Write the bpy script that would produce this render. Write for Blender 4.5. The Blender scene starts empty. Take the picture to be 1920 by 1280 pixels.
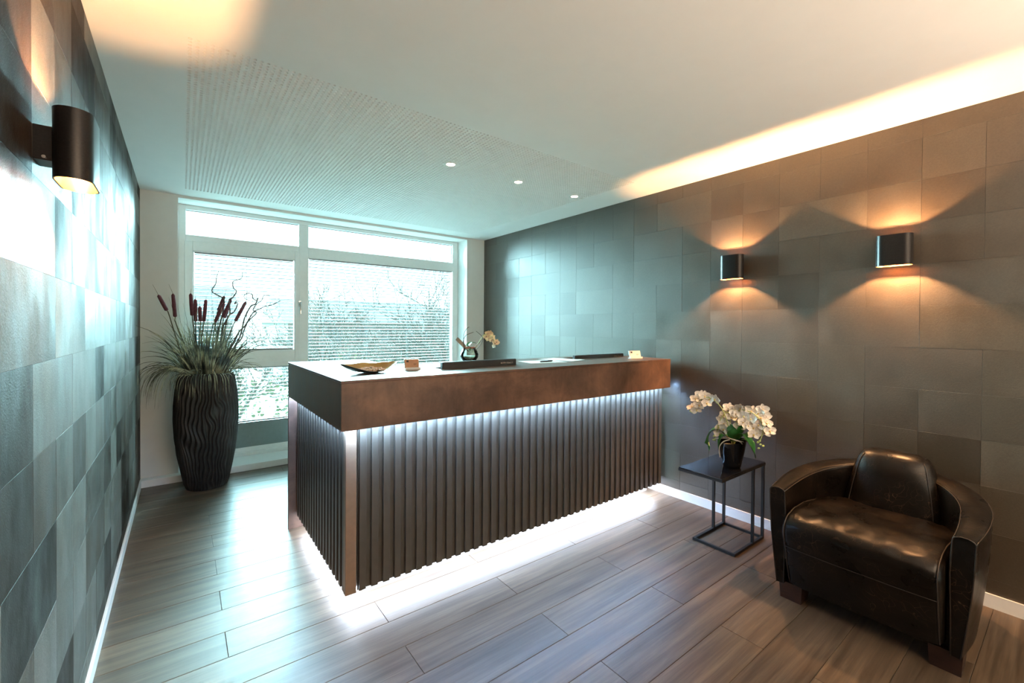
import bpy, bmesh, math, random
from mathutils import Vector, Matrix, noise
PI = math.pi
S = bpy.context.scene
COL = S.collection
random.seed(7)

# ------------------------------------------------------------------ camera
cam_d = bpy.data.cameras.new('camera'); cam = bpy.data.objects.new('camera', cam_d); COL.objects.link(cam)
R_ = Vector((0.79704071, -0.60388537, 0.00696849)); U_ = Vector((0.00079002, 0.01258121, 0.99992054)); F_ = Vector((0.60392506, 0.79697188, -0.01050483))
M = Matrix.Identity(4)
for i in range(3):
    M[i][0] = R_[i]; M[i][1] = U_[i]; M[i][2] = -F_[i]
M[0][3], M[1][3], M[2][3] = 0, 0, 1.4
cam.matrix_world = M
cam_d.sensor_fit = 'HORIZONTAL'; cam_d.sensor_width = 36.0
cam_d.lens = 36.0 * 816.634 / 1920
cam_d.shift_y = -(640 - 620.72) / 1920
cam_d.clip_start = 0.02; cam_d.clip_end = 500
S.camera = cam

# ------------------------------------------------------------------ world, exposure, large lights
SKY = (0.72, 0.95, 1.0); SKY_S = 3.5
w = bpy.data.worlds.new('sky'); S.world = w; w.use_nodes = True
nt = w.node_tree; nt.nodes.clear()
bg = nt.nodes.new('ShaderNodeBackground'); wo = nt.nodes.new('ShaderNodeOutputWorld')
bg.inputs[0].default_value = (*SKY, 1); bg.inputs[1].default_value = SKY_S
nt.links.new(bg.outputs[0], wo.inputs[0])
S.view_settings.view_transform = 'Standard'; S.view_settings.look = 'None'
S.view_settings.exposure = 0.1; S.view_settings.gamma = 1; S.view_settings.use_curve_mapping = False

YREAR = -2.6
def area(name, loc, rot, sx, sy, power, col, portal=False):
    l = bpy.data.lights.new(name, 'AREA'); l.shape = 'RECTANGLE'; l.size = sx; l.size_y = sy
    l.energy = power; l.color = col
    o = bpy.data.objects.new(name, l); COL.objects.link(o); o.location = loc; o.rotation_euler = rot
    if portal: l.cycles.is_portal = True
    return o
sl = bpy.data.lights.new('hazy_sun', 'SUN'); sl.energy = 112; sl.angle = math.radians(60); sl.color = (0.54, 0.91, 1.0)
sun = bpy.data.objects.new('hazy_sun', sl); COL.objects.link(sun); sun.rotation_euler = (math.radians(-72), 0, 0)
area('sky_portal', (1.5, 5.45, 1.35), (-PI / 2, 0, 0), 3.4, 2.8, 1, (1, 1, 1), True)
# added warm fill lights, standing in for the unseen room behind the camera
area('room_fill_down', (1.7, -1.3, 2.54), (0, 0, 0), 2.2, 1.2, 40, (1.0, 0.72, 0.46))
area('room_fill_rear', (1.5, YREAR + .02, 1.35), (PI / 2, 0, 0), 3.0, 1.9, 8, (1.0, 0.78, 0.58))  # frontal fill added at the rear wall, no fitting there
area('ceiling_fill_up', (1.6, -1.3, 1.3), (PI, 0, 0), 2.6, .6, 120, (1.0, 0.75, 0.55))  # upward fill added to brighten the ceiling, no cove there

# ------------------------------------------------------------------ materials
class NT:
    def __init__(s, name):
        s.m = bpy.data.materials.new(name); s.m.use_nodes = True; s.t = s.m.node_tree
        s.b = s.t.nodes['Principled BSDF']; s.out = s.t.nodes['Material Output']
    def n(s, typ, **k):
        x = s.t.nodes.new(typ)
        for a, v in k.items(): setattr(x, a, v)
        return x
    def l(s, a, b): s.t.links.new(a, b)
    def coord(s, kind='Object', scale=(1, 1, 1), rnd=0.0):
        tc = s.n('ShaderNodeTexCoord'); mp = s.n('ShaderNodeMapping'); mp.inputs['Scale'].default_value = scale
        s.l(tc.outputs[kind], mp.inputs['Vector'])
        if rnd:
            oi = s.n('ShaderNodeObjectInfo'); mu = s.n('ShaderNodeMath', operation='MULTIPLY'); mu.inputs[1].default_value = rnd
            s.l(oi.outputs['Random'], mu.inputs[0]); s.l(mu.outputs[0], mp.inputs['Location'])
        return mp.outputs[0]
    def noise(s, vec, scale, detail=4, rough=.55, dist=0.0):
        x = s.n('ShaderNodeTexNoise'); x.inputs['Scale'].default_value = scale; x.inputs['Detail'].default_value = detail
        x.inputs['Roughness'].default_value = rough; x.inputs['Distortion'].default_value = dist
        s.l(vec, x.inputs['Vector']); return x.outputs['Fac']
    def ramp(s, fac, stops):
        x = s.n('ShaderNodeValToRGB'); e = x.color_ramp.elements
        while len(e) < len(stops): e.new(.5)
        for i, (p, c) in enumerate(stops):
            e[i].position = p; e[i].color = (*c, 1) if len(c) == 3 else c
        s.l(fac, x.inputs[0]); return x.outputs[0]
    def rnd(s): return s.n('ShaderNodeObjectInfo').outputs['Random']
    def mix(s, fac, a, b, mode='MIX'):
        x = s.n('ShaderNodeMix', data_type='RGBA', blend_type=mode)
        if isinstance(fac, (int, float)): x.inputs[0].default_value = fac
        else: s.l(fac, x.inputs[0])
        for v, i in ((a, 6), (b, 7)):
            if isinstance(v, tuple): x.inputs[i].default_value = (*v, 1)
            else: s.l(v, x.inputs[i])
        return x.outputs[2]
    def mapr(s, v, a, b, c, d):
        x = s.n('ShaderNodeMapRange'); s.l(v, x.inputs[0])
        for i, q in enumerate((a, b, c, d)): x.inputs[i + 1].default_value = q
        return x.outputs[0]
    def bump(s, h, strength=.3, dist=.01):
        x = s.n('ShaderNodeBump'); x.inputs['Strength'].default_value = strength; x.inputs['Distance'].default_value = dist
        s.l(h, x.inputs['Height']); s.l(x.outputs[0], s.b.inputs['Normal'])
    def set(s, **k):
        for a, v in k.items():
            i = s.b.inputs[a.replace('_', ' ')]
            if hasattr(v, 'is_linked') or isinstance(v, bpy.types.NodeSocket): s.l(v, i)
            elif isinstance(v, tuple): i.default_value = (*v, 1)
            else: i.default_value = v
        return s

def plain(name, col, rough=.5, metal=0.0, var=.12, nscale=30, bump=0.0, **k):
    t = NT(name); v = t.coord('Object'); f = t.noise(v, nscale, 3)
    a = tuple(max(0, c * (1 - var)) for c in col); b = tuple(min(1, c * (1 + var)) for c in col)
    t.set(Base_Color=t.ramp(f, [(.3, a), (.7, b)]), Roughness=rough, Metallic=metal, **k)
    if bump: t.bump(f, bump, .004)
    return t.m
def emit(name, col, st):
    t = NT(name); t.set(Base_Color=col, Emission_Color=col, Emission_Strength=st, Roughness=.5); return t.m

m_white = plain('white_paint', (.80, .80, .77), .6, var=.015, nscale=12)
m_ceil = plain('ceiling_paint', (.88, .87, .85), .75, var=.01, nscale=8)
m_base = plain('baseboard_white', (.82, .81, .79), .4, var=.02)
m_frame = plain('window_frame_white', (.80, .82, .81), .32, var=.02)
m_void = plain('dark_void', (.03, .03, .032), .9)
m_black = plain('black_metal', (.006, .006, .006), .45, 0, var=.3)
m_lamp = plain('lamp_black_paint', (.022, .02, .02), .28, .5, var=.2, nscale=200)
m_lampin = plain('lamp_inner_brass', (.22, .09, .025), .4, .5, var=.1)
m_gloss = plain('gloss_black', (.006, .006, .007), .06, 0, var=.2)
m_slatw = plain('blind_slat_aluminium', (.20, .215, .215), .4, 0, var=.03)
m_cord = plain('blind_cord', (.25, .3, .3), .7)
m_chrome = plain('brushed_chrome', (.7, .7, .7), .2, 1.0, var=.05)
m_spand = plain('spandrel_grey', (.18, .22, .22), .35, 0, var=.05)

def m_tile_(name='wall_tile_slate', left=False):
    t = NT(name)
    v = t.coord('Object', (1, 1, 1), 37.0)
    va = t.coord('Object', (3, 4.5, 2.2), 37.0)
    r = t.rnd()
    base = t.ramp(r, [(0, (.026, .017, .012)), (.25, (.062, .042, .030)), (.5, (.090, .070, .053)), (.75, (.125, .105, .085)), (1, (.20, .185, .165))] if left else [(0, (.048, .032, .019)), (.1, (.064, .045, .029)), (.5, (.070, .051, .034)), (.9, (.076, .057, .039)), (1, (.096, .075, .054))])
    n1 = t.noise(va, 1.4, 5, .6, 0); n2 = t.noise(v, 120, 3, .75)
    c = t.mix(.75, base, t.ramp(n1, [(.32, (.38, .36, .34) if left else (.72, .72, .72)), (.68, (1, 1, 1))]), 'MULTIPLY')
    c = t.mix(.5, c, t.ramp(n2, [(.35, (.45, .45, .45)), (.7, (1, 1, 1))]), 'MULTIPLY')
    rr = t.n('ShaderNodeMath', operation='FRACT'); mu = t.n('ShaderNodeMath', operation='MULTIPLY'); mu.inputs[1].default_value = 7.31
    t.l(r, mu.inputs[0]); t.l(mu.outputs[0], rr.inputs[0])
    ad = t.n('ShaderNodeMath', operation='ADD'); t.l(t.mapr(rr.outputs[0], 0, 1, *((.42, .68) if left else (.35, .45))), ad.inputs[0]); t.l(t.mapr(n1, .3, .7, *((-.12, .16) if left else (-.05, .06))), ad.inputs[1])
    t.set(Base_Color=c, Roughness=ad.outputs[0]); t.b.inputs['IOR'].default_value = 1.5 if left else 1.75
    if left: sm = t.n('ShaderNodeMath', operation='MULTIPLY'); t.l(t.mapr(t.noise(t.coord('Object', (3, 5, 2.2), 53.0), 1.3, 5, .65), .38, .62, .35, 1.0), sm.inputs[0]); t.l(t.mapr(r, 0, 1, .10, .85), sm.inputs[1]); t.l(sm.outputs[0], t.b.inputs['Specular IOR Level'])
    h = t.n('ShaderNodeMath', operation='ADD'); t.l(n2, h.inputs[0]); t.l(t.noise(v, 260, 2), h.inputs[1])
    t.bump(h.outputs[0], .45, .0016)
    return t.m
m_tile = m_tile_(); m_tile_l = m_tile_('wall_tile_slate_sheen', True)

def m_wood_(name, cols, stretch=(1.2, 22, 22), rough=(.3, .45), rnd=41.0, bump=.15):
    t = NT(name); v = t.coord('Object', stretch, rnd)
    n1 = t.noise(v, 1.0, 6, .62, .5); n2 = t.noise(t.coord('Object', (stretch[0] * 2, stretch[1] * 4, stretch[2] * 4), rnd), 1.4, 4, .7)
    c = t.ramp(n1, [(.25, cols[0]), (.5, cols[1]), (.78, cols[2])])
    c = t.mix(.8, c, t.ramp(n2, [(.3, (.55, .55, .55)), (.65, (1.1, 1.1, 1.1))]), 'MULTIPLY')
    tint = t.ramp(t.rnd(), [(0, (.72, .72, .74)), (.5, (1, 1, 1)), (1, (1.0, .93, .86))])
    c = t.mix(.8, c, tint, 'MULTIPLY')
    t.set(Base_Color=c, Roughness=t.mapr(n2, .3, .7, *rough)); t.bump(n2, bump, .002); return t.m
m_floor = m_wood_('floor_oak_brown', ((.052, .033, .020), (.112, .077, .049), (.190, .136, .090)), rough=(.33, .47))
m_dwood = m_wood_('dark_stained_wood', ((.02, .008, .005), (.035, .014, .009), (.06, .026, .016)), (12, 3, 12), (.3, .45))

def m_rust_(name, cols, rough):
    t = NT(name); v = t.coord('Object'); n1 = t.noise(v, 4.5, 8, .68, .5); n2 = t.noise(t.coord('Object', (26, 26, 3)), 1.2, 4, .65)
    c = t.ramp(n1, [(.28, cols[0]), (.5, cols[1]), (.75, cols[2])])
    c = t.mix(.4, c, t.ramp(n2, [(.3, (.34, .34, .34)), (.7, (.62, .62, .62))]), 'OVERLAY')
    t.set(Base_Color=c, Roughness=t.mapr(n1, .3, .7, *rough)); return t.m
m_rust = m_rust_('bronze_laminate', ((.060, .036, .027), (.125, .070, .049), (.23, .125, .082)), (.30, .44))
m_slat = plain('slat_anthracite', (.060, .050, .038), .38, 0, var=.12, nscale=14)
m_post = plain('corner_post_bronze', (.20, .13, .085), .4, 0, var=.08)
m_led = emit('led_strip_cool', (.36, .62, 1.0), 480)
m_ledlow = emit('led_strip_low', (.72, .84, 1.0), 26)
m_plinth = plain('plinth_white', (.75, .77, .8), .5, var=.02)
m_desk = plain('work_desk_white', (.6, .6, .58), .4, var=.03)
m_screen = plain('monitor_plastic', (.028, .032, .035), .35, 0, var=.15)
m_paper = plain('paper_white', (.80, .79, .76), .7, var=.02)
m_acr = plain('holder_clear_white', (.78, .80, .80), .12, 0, var=.01)
m_card = plain('card_orange_brown', (.46, .23, .12), .5, var=.08)
m_ink = plain('ink_black', (.02, .02, .022), .5)

def m_leather_():
    t = NT('aged_black_leather'); v = t.coord('Object')
    n1 = t.noise(v, 5, 4, .55, 0); n2 = t.noise(v, 140, 3, .6)
    d = t.n('ShaderNodeTexVoronoi', feature='DISTANCE_TO_EDGE'); d.inputs['Scale'].default_value = 9
    dn = t.n('ShaderNodeVectorMath', operation='ADD'); nn = t.n('ShaderNodeTexNoise'); nn.inputs['Scale'].default_value = 6
    t.l(v, nn.inputs['Vector']); t.l(v, dn.inputs[0]); t.l(nn.outputs['Color'], dn.inputs[1]); t.l(dn.outputs[0], d.inputs['Vector'])
    cr = t.ramp(d.outputs['Distance'], [(0, (1, 1, 1)), (.018, (0, 0, 0))])
    msk = t.mix(1.0, cr, t.ramp(n1, [(.48, (0, 0, 0)), (.62, (1, 1, 1))]), 'MULTIPLY')
    base = t.ramp(n1, [(.3, (.003, .0022, .0018)), (.75, (.008, .005, .003))])
    c = t.mix(msk, base, (.09, .055, .032))
    t.set(Base_Color=c, Roughness=t.mapr(n1, .3, .75, .23, .42)); t.b.inputs['Specular IOR Level'].default_value = .28
    h = t.n('ShaderNodeMath', operation='ADD'); t.l(n1, h.inputs[0])
    q = t.n('ShaderNodeMath', operation='MULTIPLY'); q.inputs[1].default_value = .12; t.l(n2, q.inputs[0]); t.l(q.outputs[0], h.inputs[1])
    t.bump(h.outputs[0], .5, .007); return t.m
m_leather = m_leather_()
m_stitch = plain('leather_piping', (.022, .015, .011), .45, var=.2)

def m_glass_(name, tint, rough=.0, gl=.07):
    t = NT(name); t.t.nodes.remove(t.b)
    tr = t.n('ShaderNodeBsdfTransparent'); tr.inputs[0].default_value = (*tint, 1)
    g = t.n('ShaderNodeBsdfGlossy'); g.inputs['Roughness'].default_value = .02
    fr = t.n('ShaderNodeFresnel'); fr.inputs['IOR'].default_value = 1.45
    mx = t.n('ShaderNodeMixShader'); t.l(fr.outputs[0], mx.inputs[0]); t.l(tr.outputs[0], mx.inputs[1]); t.l(g.outputs[0], mx.inputs[2])
    t.l(mx.outputs[0], t.out.inputs[0]); return t.m
m_pane = m_glass_('window_glass', (.93, .985, .98))
m_bowlglass = m_glass_('vase_glass', (.90, .95, .93))
m_vase = plain('carved_black_clay', (.017, .013, .011), .5, 0, var=.4, nscale=20)
m_vrib = m_vase
m_cat = plain('cattail_brown_velvet', (.13, .035, .045), .9, var=.25, nscale=80, bump=.3)
m_stem = plain('dry_stem_olive', (.10, .085, .045), .7, var=.3, nscale=40)
m_willow = plain('curly_willow_bark', (.09, .07, .055), .7, var=.3, nscale=40)
def m_grass_():
    t = NT('dried_grass'); v = t.coord('Object'); f = t.noise(v, 9, 3)
    t.set(Base_Color=t.ramp(f, [(.36, (.018, .022, .022)), (.48, (.10, .105, .07)), (.62, (.46, .44, .28))]), Roughness=.6); return t.m
m_grass = m_grass_()
m_petal = plain('orchid_petal_white', (.86, .82, .76), .55, var=.04)
m_petal2 = plain('orchid_petal_cream', (.80, .62, .42), .55, var=.2, nscale=60)
m_lip = plain('orchid_lip_yellow', (.66, .48, .16), .5, var=.2)
m_lip2 = plain('orchid_lip_maroon', (.22, .05, .05), .5, var=.2)
m_leaf = plain('orchid_leaf_green', (.035, .16, .035), .3, var=.35, nscale=12)
m_bud = plain('orchid_bud_green', (.42, .50, .18), .5, var=.15)
m_root = plain('silver_root_wire', (.55, .52, .47), .5, var=.2)
m_bark = plain('wood_bark_tag', (.30, .26, .20), .7, var=.2)
m_bowl_o = plain('dish_dark_teal', (.03, .05, .055), .25, var=.2)
m_bowl_i = plain('dish_ochre_inside', (.42, .25, .07), .35, var=.2, nscale=14)
m_chip = plain('dried_petal_chips', (.75, .56, .45), .7, var=.2, nscale=50)

# ------------------------------------------------------------------ mesh builder
class MB:
    def __init__(s): s.v = []; s.f = []; s.mi = []
    def add(s, vs, fs, mi=0):
        o = len(s.v); s.v += [tuple(p) for p in vs]; s.f += [tuple(i + o for i in f) for f in fs]; s.mi += [mi] * len(fs); return s
    def box(s, x0, x1, y0, y1, z0, z1, mi=0):
        return s.add([(x0, y0, z0), (x1, y0, z0), (x1, y1, z0), (x0, y1, z0), (x0, y0, z1), (x1, y0, z1), (x1, y1, z1), (x0, y1, z1)],
                     [(3, 2, 1, 0), (4, 5, 6, 7), (0, 1, 5, 4), (1, 2, 6, 5), (2, 3, 7, 6), (3, 0, 4, 7)], mi)
    def bbox(s, x0, x1, y0, y1, z0, z1, b=.003, mi=0):      # bevelled box: 24 vertices
        vs = []; 
        for sx in (0, 1):
            for sy in (0, 1):
                for sz in (0, 1):
                    X = (x0, x1)[sx]; Y = (y0, y1)[sy]; Z = (z0, z1)[sz]; dx = b * (1 - 2 * sx); dy = b * (1 - 2 * sy); dz = b * (1 - 2 * sz)
                    vs += [(X, Y + dy, Z + dz), (X + dx, Y, Z + dz), (X + dx, Y + dy, Z)]
        I = lambda sx, sy, sz, a: (sx * 4 + sy * 2 + sz) * 3 + a
        fs = []
        fs += [(I(0,0,0,0), I(0,0,1,0), I(0,1,1,0), I(0,1,0,0)), (I(1,0,0,0), I(1,1,0,0), I(1,1,1,0), I(1,0,1,0))]
        fs += [(I(0,0,0,1), I(1,0,0,1), I(1,0,1,1), I(0,0,1,1)), (I(0,1,0,1), I(0,1,1,1), I(1,1,1,1), I(1,1,0,1))]
        fs += [(I(0,0,0,2), I(0,1,0,2), I(1,1,0,2), I(1,0,0,2)), (I(0,0,1,2), I(1,0,1,2), I(1,1,1,2), I(0,1,1,2))]
        for a in (0, 1):
            for c in (0, 1):
                fs += [(I(a,c,0,0), I(a,c,1,0), I(a,c,1,1), I(a,c,0,1)), (I(a,0,c,0), I(a,1,c,0), I(a,1,c,2), I(a,0,c,2)), (I(0,a,c,1), I(1,a,c,1), I(1,a,c,2), I(0,a,c,2))]
        for sx in (0, 1):
            for sy in (0, 1):
                for sz in (0, 1): fs.append((I(sx,sy,sz,0), I(sx,sy,sz,1), I(sx,sy,sz,2)))
        return s.add(vs, fs, mi)
    def tube(s, pts, rad, n=6, cap=True, mi=0, flat=1.0):
        pts = [Vector(p) for p in pts]; m = len(pts)
        if not isinstance(rad, (list, tuple)): rad = [rad] * m
        vs = []; up = None
        for i, p in enumerate(pts):
            d = (pts[min(i + 1, m - 1)] - pts[max(i - 1, 0)])
            d = d.normalized() if d.length > 1e-9 else Vector((0, 0, 1))
            if up is None: up = Vector((0, 0, 1)) if abs(d.z) < .9 else Vector((1, 0, 0))
            a = d.cross(up); a = a.normalized() if a.length > 1e-6 else Vector((1, 0, 0)); b = a.cross(d).normalized(); up = b
            for k in range(n):
                t = 2 * PI * k / n + PI / n; vs.append(p + a * (rad[i] * math.cos(t)) + b * (rad[i] * flat * math.sin(t)))
        fs = [(i * n + k, i * n + (k + 1) % n, (i + 1) * n + (k + 1) % n, (i + 1) * n + k) for i in range(m - 1) for k in range(n)]
        if cap: fs += [tuple(reversed(range(n))), tuple(range((m - 1) * n, m * n))]
        return s.add(vs, fs, mi)
    def lathe(s, prof, n=24, c=(0, 0, 0), mi=0, cap=False):
        vs = [(c[0] + r * math.cos(2 * PI * k / n), c[1] + r * math.sin(2 * PI * k / n), c[2] + z) for r, z in prof for k in range(n)]
        m = len(prof); fs = [(i * n + k, i * n + (k + 1) % n, (i + 1) * n + (k + 1) % n, (i + 1) * n + k) for i in range(m - 1) for k in range(n)]
        if cap: fs += [tuple(reversed(range(n))), tuple(range((m - 1) * n, m * n))]
        return s.add(vs, fs, mi)
    def grid(s, P, closed_u=False, closed_v=False, caps=False, mi=0):   # P[u][v]
        nu = len(P); nv = len(P[0]); vs = [p for r in P for p in r]; fs = []
        for i in range(nu if closed_u else nu - 1):
            for j in range(nv if closed_v else nv - 1):
                a = i; b = (i + 1) % nu; c = j; d = (j + 1) % nv
                fs.append((a * nv + c, b * nv + c, b * nv + d, a * nv + d))
        if caps: fs += [tuple(range(nv)), tuple(reversed(range((nu - 1) * nv, nu * nv)))]
        return s.add(vs, fs, mi)
    def mesh(s, name, mats, smooth=None):
        me = bpy.data.meshes.new(name); me.from_pydata(s.v, [], s.f)
        if not isinstance(mats, (list, tuple)): mats = [mats]
        for m in mats: me.materials.append(m)
        if len(mats) > 1: me.polygons.foreach_set('material_index', s.mi)
        bm = bmesh.new(); bm.from_mesh(me); bmesh.ops.recalc_face_normals(bm, faces=bm.faces); bm.to_mesh(me); bm.free()
        if smooth:
            me.polygons.foreach_set('use_smooth', [True] * len(me.polygons))
            if smooth is not True: me.set_sharp_from_angle(angle=math.radians(smooth))
        me.update(); return me
    def build(s, name, mats, parent=None, smooth=None, **k):
        return place(s.mesh(name, mats, smooth), name, parent, **k)

def place(me, name, parent=None, loc=None, rot=None, **k):
    o = bpy.data.objects.new(name, me); COL.objects.link(o)
    if parent: o.parent = parent
    if loc: o.location = loc
    if rot: o.rotation_euler = rot
    for a, v in k.items(): o[a] = v
    return o
def thing(name, label, cat, loc=(0, 0, 0), group=None, rot=None):
    o = place(None, name, None, loc, rot, label=label, category=cat)
    o.empty_display_size = .05
    if group: o['group'] = group
    return o
def dup(o, parent=None):
    c = o.copy(); COL.objects.link(c)
    if parent: c.parent = parent
    for ch in list(o.children): dup(ch, c)
    return c

# ------------------------------------------------------------------ room
XL, XR, YB, H, YF = -0.2906, 3.2578, 4.9308, 2.5603, -2.6
st = dict(kind='structure')
# floor with planks
fl = MB().box(XL - .1, XR + .1, YF - .1, 5.4, -.12, -.004).build('floor', m_void, **st)
PITCH = .19
cache = {}
row = 0; y = 2.165 - PITCH * 26
while y < 4.84:
    odd = round((y - 2.165) / PITCH) % 2
    x0 = (.155 if odd == 0 else .7775) - 1.245 * 2
    while x0 < XR:
        a = max(x0, XL + .003); b = min(x0 + 1.245, XR - .003)
        if b - a > .01:
            L = round(b - a, 3); W = round(min(y + PITCH, 4.845) - y, 3)
            if (L, W) not in cache:
                cache[(L, W)] = MB().bbox(-L / 2 + .0008, L / 2 - .0008, -W / 2 + .0008, W / 2 - .0008, -.012, 0, .0012).mesh('plank', m_floor)
            place(cache[(L, W)], 'plank', fl, ((a + b) / 2, y + W / 2, 0))
        x0 += 1.245
    y += PITCH

# ceiling with perforated acoustic panel
HP = .0255; NX, NY = 113, 97
px0 = .0145; py0 = 2.2015; px1 = px0 + NX * HP; py1 = py0 + NY * HP
ce = MB().box(XL - .1, px0, YF - .1, 5.0, H, H + .1).box(px1, XR + .1, YF - .1, 5.0, H, H + .1).box(px0, px1, YF - .1, py0, H, H + .1).box(px0, px1, py1, 5.0, H, H + .1).build('ceiling', m_ceil, **st)
DL = [(1.537, 2.77), (2.152, 2.769), (2.779, 2.763)]
vs = []; fs = []
for j in range(NY + 1):
    for i in range(NX + 1): vs.append((px0 + i * HP, py0 + j * HP, H))
octa = [(math.cos(PI / 8 + k * PI / 4), math.sin(PI / 8 + k * PI / 4)) for k in range(8)]
for j in range(NY):
    for i in range(NX):
        c = [j * (NX + 1) + i, j * (NX + 1) + i + 1, (j + 1) * (NX + 1) + i + 1, (j + 1) * (NX + 1) + i]
        cx = px0 + (i + .5) * HP; cy = py0 + (j + .5) * HP
        if any((cx - a) ** 2 + (cy - b) ** 2 < .055 ** 2 for a, b in DL):
            fs.append(tuple(c)); continue
        o = len(vs); r = .0076
        vs += [(cx + r * a, cy + r * b, H) for a, b in octa] + [(cx + r * a, cy + r * b, H + .012) for a, b in octa]
        # corners c0(-,-) c1(+,-) c2(+,+) c3(-,+); octagon: 0,1 (+,+) 2,3 (-,+) 4,5 (-,-) 6,7 (+,-)
        fs += [(c[2], o + 0, o + 1), (c[3], o + 2, o + 3), (c[0], o + 4, o + 5), (c[1], o + 6, o + 7)]
        fs += [(c[1], o + 7, o + 0, c[2]), (c[2], o + 1, o + 2, c[3]), (c[3], o + 3, o + 4, c[0]), (c[0], o + 5, o + 6, c[1])]
        fs += [(o + k, o + (k + 1) % 8, o + 8 + (k + 1) % 8, o + 8 + k) for k in range(8)]
me = bpy.data.meshes.new('perforated_panel'); me.from_pydata(vs, [], fs); me.materials.append(m_ceil); me.update()
place(me, 'perforated_panel', ce, label='field of small perforation holes in the white ceiling')
MB().box(px0, px1, py0, py1, H + .0125, H + .09).build('panel_backing', m_void, ce)

# side walls with slate-look tiles
CW, CH = .2402, .2315
def tiled(name, X, sgn, yoff, tile_m, seed):
    rng = random.Random(seed)
    wl = MB().box(min(X, X + sgn * .12), max(X, X + sgn * .12), YF - .1, 5.35, -.1, H + .1).build(name, m_void, **st)
    meshes = {}
    z = .1425 - CH
    while z < H:
        z0 = max(z, .0); z1 = min(z + CH, H)
        yy = yoff - 12 * CW; 
        while yy < YB:
            n = 2 if rng.random() < .22 else 1
            y0 = max(yy, YF); y1 = min(yy + n * CW, YB - .001)
            if y1 - y0 > .02 and y1 > -1.45:
                k = (round(y1 - y0, 3), round(z1 - z0, 3))
                if k not in meshes:
                    hw = k[0] / 2 - .0005; hh = k[1] / 2 - .0005
                    meshes[k] = MB().bbox(-.006, .0, -hw, hw, -hh, hh, .0003).mesh('tile', tile_m)
                off = .0022 + rng.random() * .0006
                o = place(meshes[k], 'tile', wl, (X - sgn * off, (y0 + y1) / 2, (z0 + z1) / 2), (0, 0, 0 if sgn < 0 else PI))
            yy += n * CW
        z += CH
    return wl
# the tile's face looks along +X (left wall) ; it is turned by pi for the right wall
wl = tiled('wall_left', XL, -1, 1.54, m_tile_l, 3)
wr = tiled('wall_right', XR, 1, .56, m_tile, 11)
MB().box(XL, XR, YF - .12, YF, 0, H).build('wall_front', m_white, **st)
# back wall with the window opening
WX0, WX1, WZ1 = -.027, 2.987, 2.536
MB().box(XL, WX0, YB, 5.35, 0, H).box(WX1, XR, YB, 5.35, 0, H).box(WX0, WX1, YB, 5.35, WZ1, H + .1).box(WX0, WX1, 5.18, 5.35, -.05, .06).build('wall_back', m_white, **st)
# baseboards
MB().box(XL, XL + .012, YF, 4.845, 0, .06).box(XL, XL + .009, YF, 4.845, .06, .0695).build('baseboard_left', m_base, **st)
MB().box(XR - .013, XR, YF, 4.9, 0, .0689).build('baseboard_right', m_base, **st)
MB().bbox(XL, XR, 4.845, YB + .25, 0, .062, .003).build('baseboard_back', m_base, label='deep white ledge along the foot of the window wall', **st)

# ------------------------------------------------------------------ window
YW = 5.17
win = MB()
def fr(x0, x1, z0, z1, y0=YW, y1=YW + .075, b=.004): win.bbox(x0, x1, y0, y1, z0, z1, b)
fr(WX0, .030, .06, WZ1); fr(2.908, WX1, .06, WZ1)                 # jambs
fr(WX0 + .055, 2.91, 2.492, WZ1)                                  # head
fr(1.010, 1.108, .06, 2.494)                                      # mullion
fr(.028, 1.012, 2.195, 2.254); fr(1.106, 2.91, 2.135, 2.254)      # transoms
fr(.028, 1.012, .965, 1.02)
fr(.028, 1.012, .06, .10); fr(1.106, 2.91, .06, .12)
fr(.028, .085, .10, .97); fr(.965, 1.012, .10, .97)
window = win.build('window_1', m_frame, **st)
# opening sash
sash = MB(); y0 = YW - .012
for b in ((.018, .083, 1.012, 2.195), (.972, 1.020, 1.012, 2.195), (.083, .972, 2.102, 2.195), (.083, .972, 1.012, 1.133)):
    sash.bbox(b[0], b[1], y0, y0 + .07, b[2], b[3], .005)
for b in ((.083, .09, 1.133, 2.102), (.965, .972, 1.133, 2.102), (.083, .972, 2.095, 2.102), (.083, .972, 1.133, 1.14)):
    sash.box(b[0], b[1], y0 + .012, y0 + .05, b[2], b[3])
sash.build('sash', m_frame, window)
hd = MB().bbox(1.018 - .014, 1.018 + .014, y0 - .012, y0 - .0005, 1.60, 1.665, .003)
hd.tube([(1.018, y0 - .01, 1.645), (1.018, y0 - .045, 1.645), (1.018, y0 - .05, 1.635), (1.018, y0 - .05, 1.52)], [.009, .009, .0095, .0085], 8)
hd.build('handle', m_chrome, window, smooth=40, label='chrome window handle pointing down')
for (a, b, c, d) in ((.030, 1.010, 2.254, 2.492), (1.108, 2.908, 2.254, 2.492), (.083, .972, 1.133, 2.102), (1.108, 2.908, .12, 2.135), (.085, .965, .40, .965)):
    MB().box(a, b, YW + .045, YW + .049, c, d).build('pane', m_pane, window)
MB().box(.085, .965, YW + .03, YW + .06, .145, .40).build('spandrel_panel', m_spand, window)
MB().box(.085, .965, YW + .02, YW + .05, .10, .145).build('lower_rail', m_frame, window)
# dark gasket lines
g = MB()
for (a, b, c, d) in ((.030, 1.010, 2.254, 2.492), (1.108, 2.908, 2.254, 2.492)):
    g.box(a, b, YW + .035, YW + .044, d - .006, d).box(b - .005, b, YW + .035, YW + .044, c, d)
g.build('gasket', m_spand, window)

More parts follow.
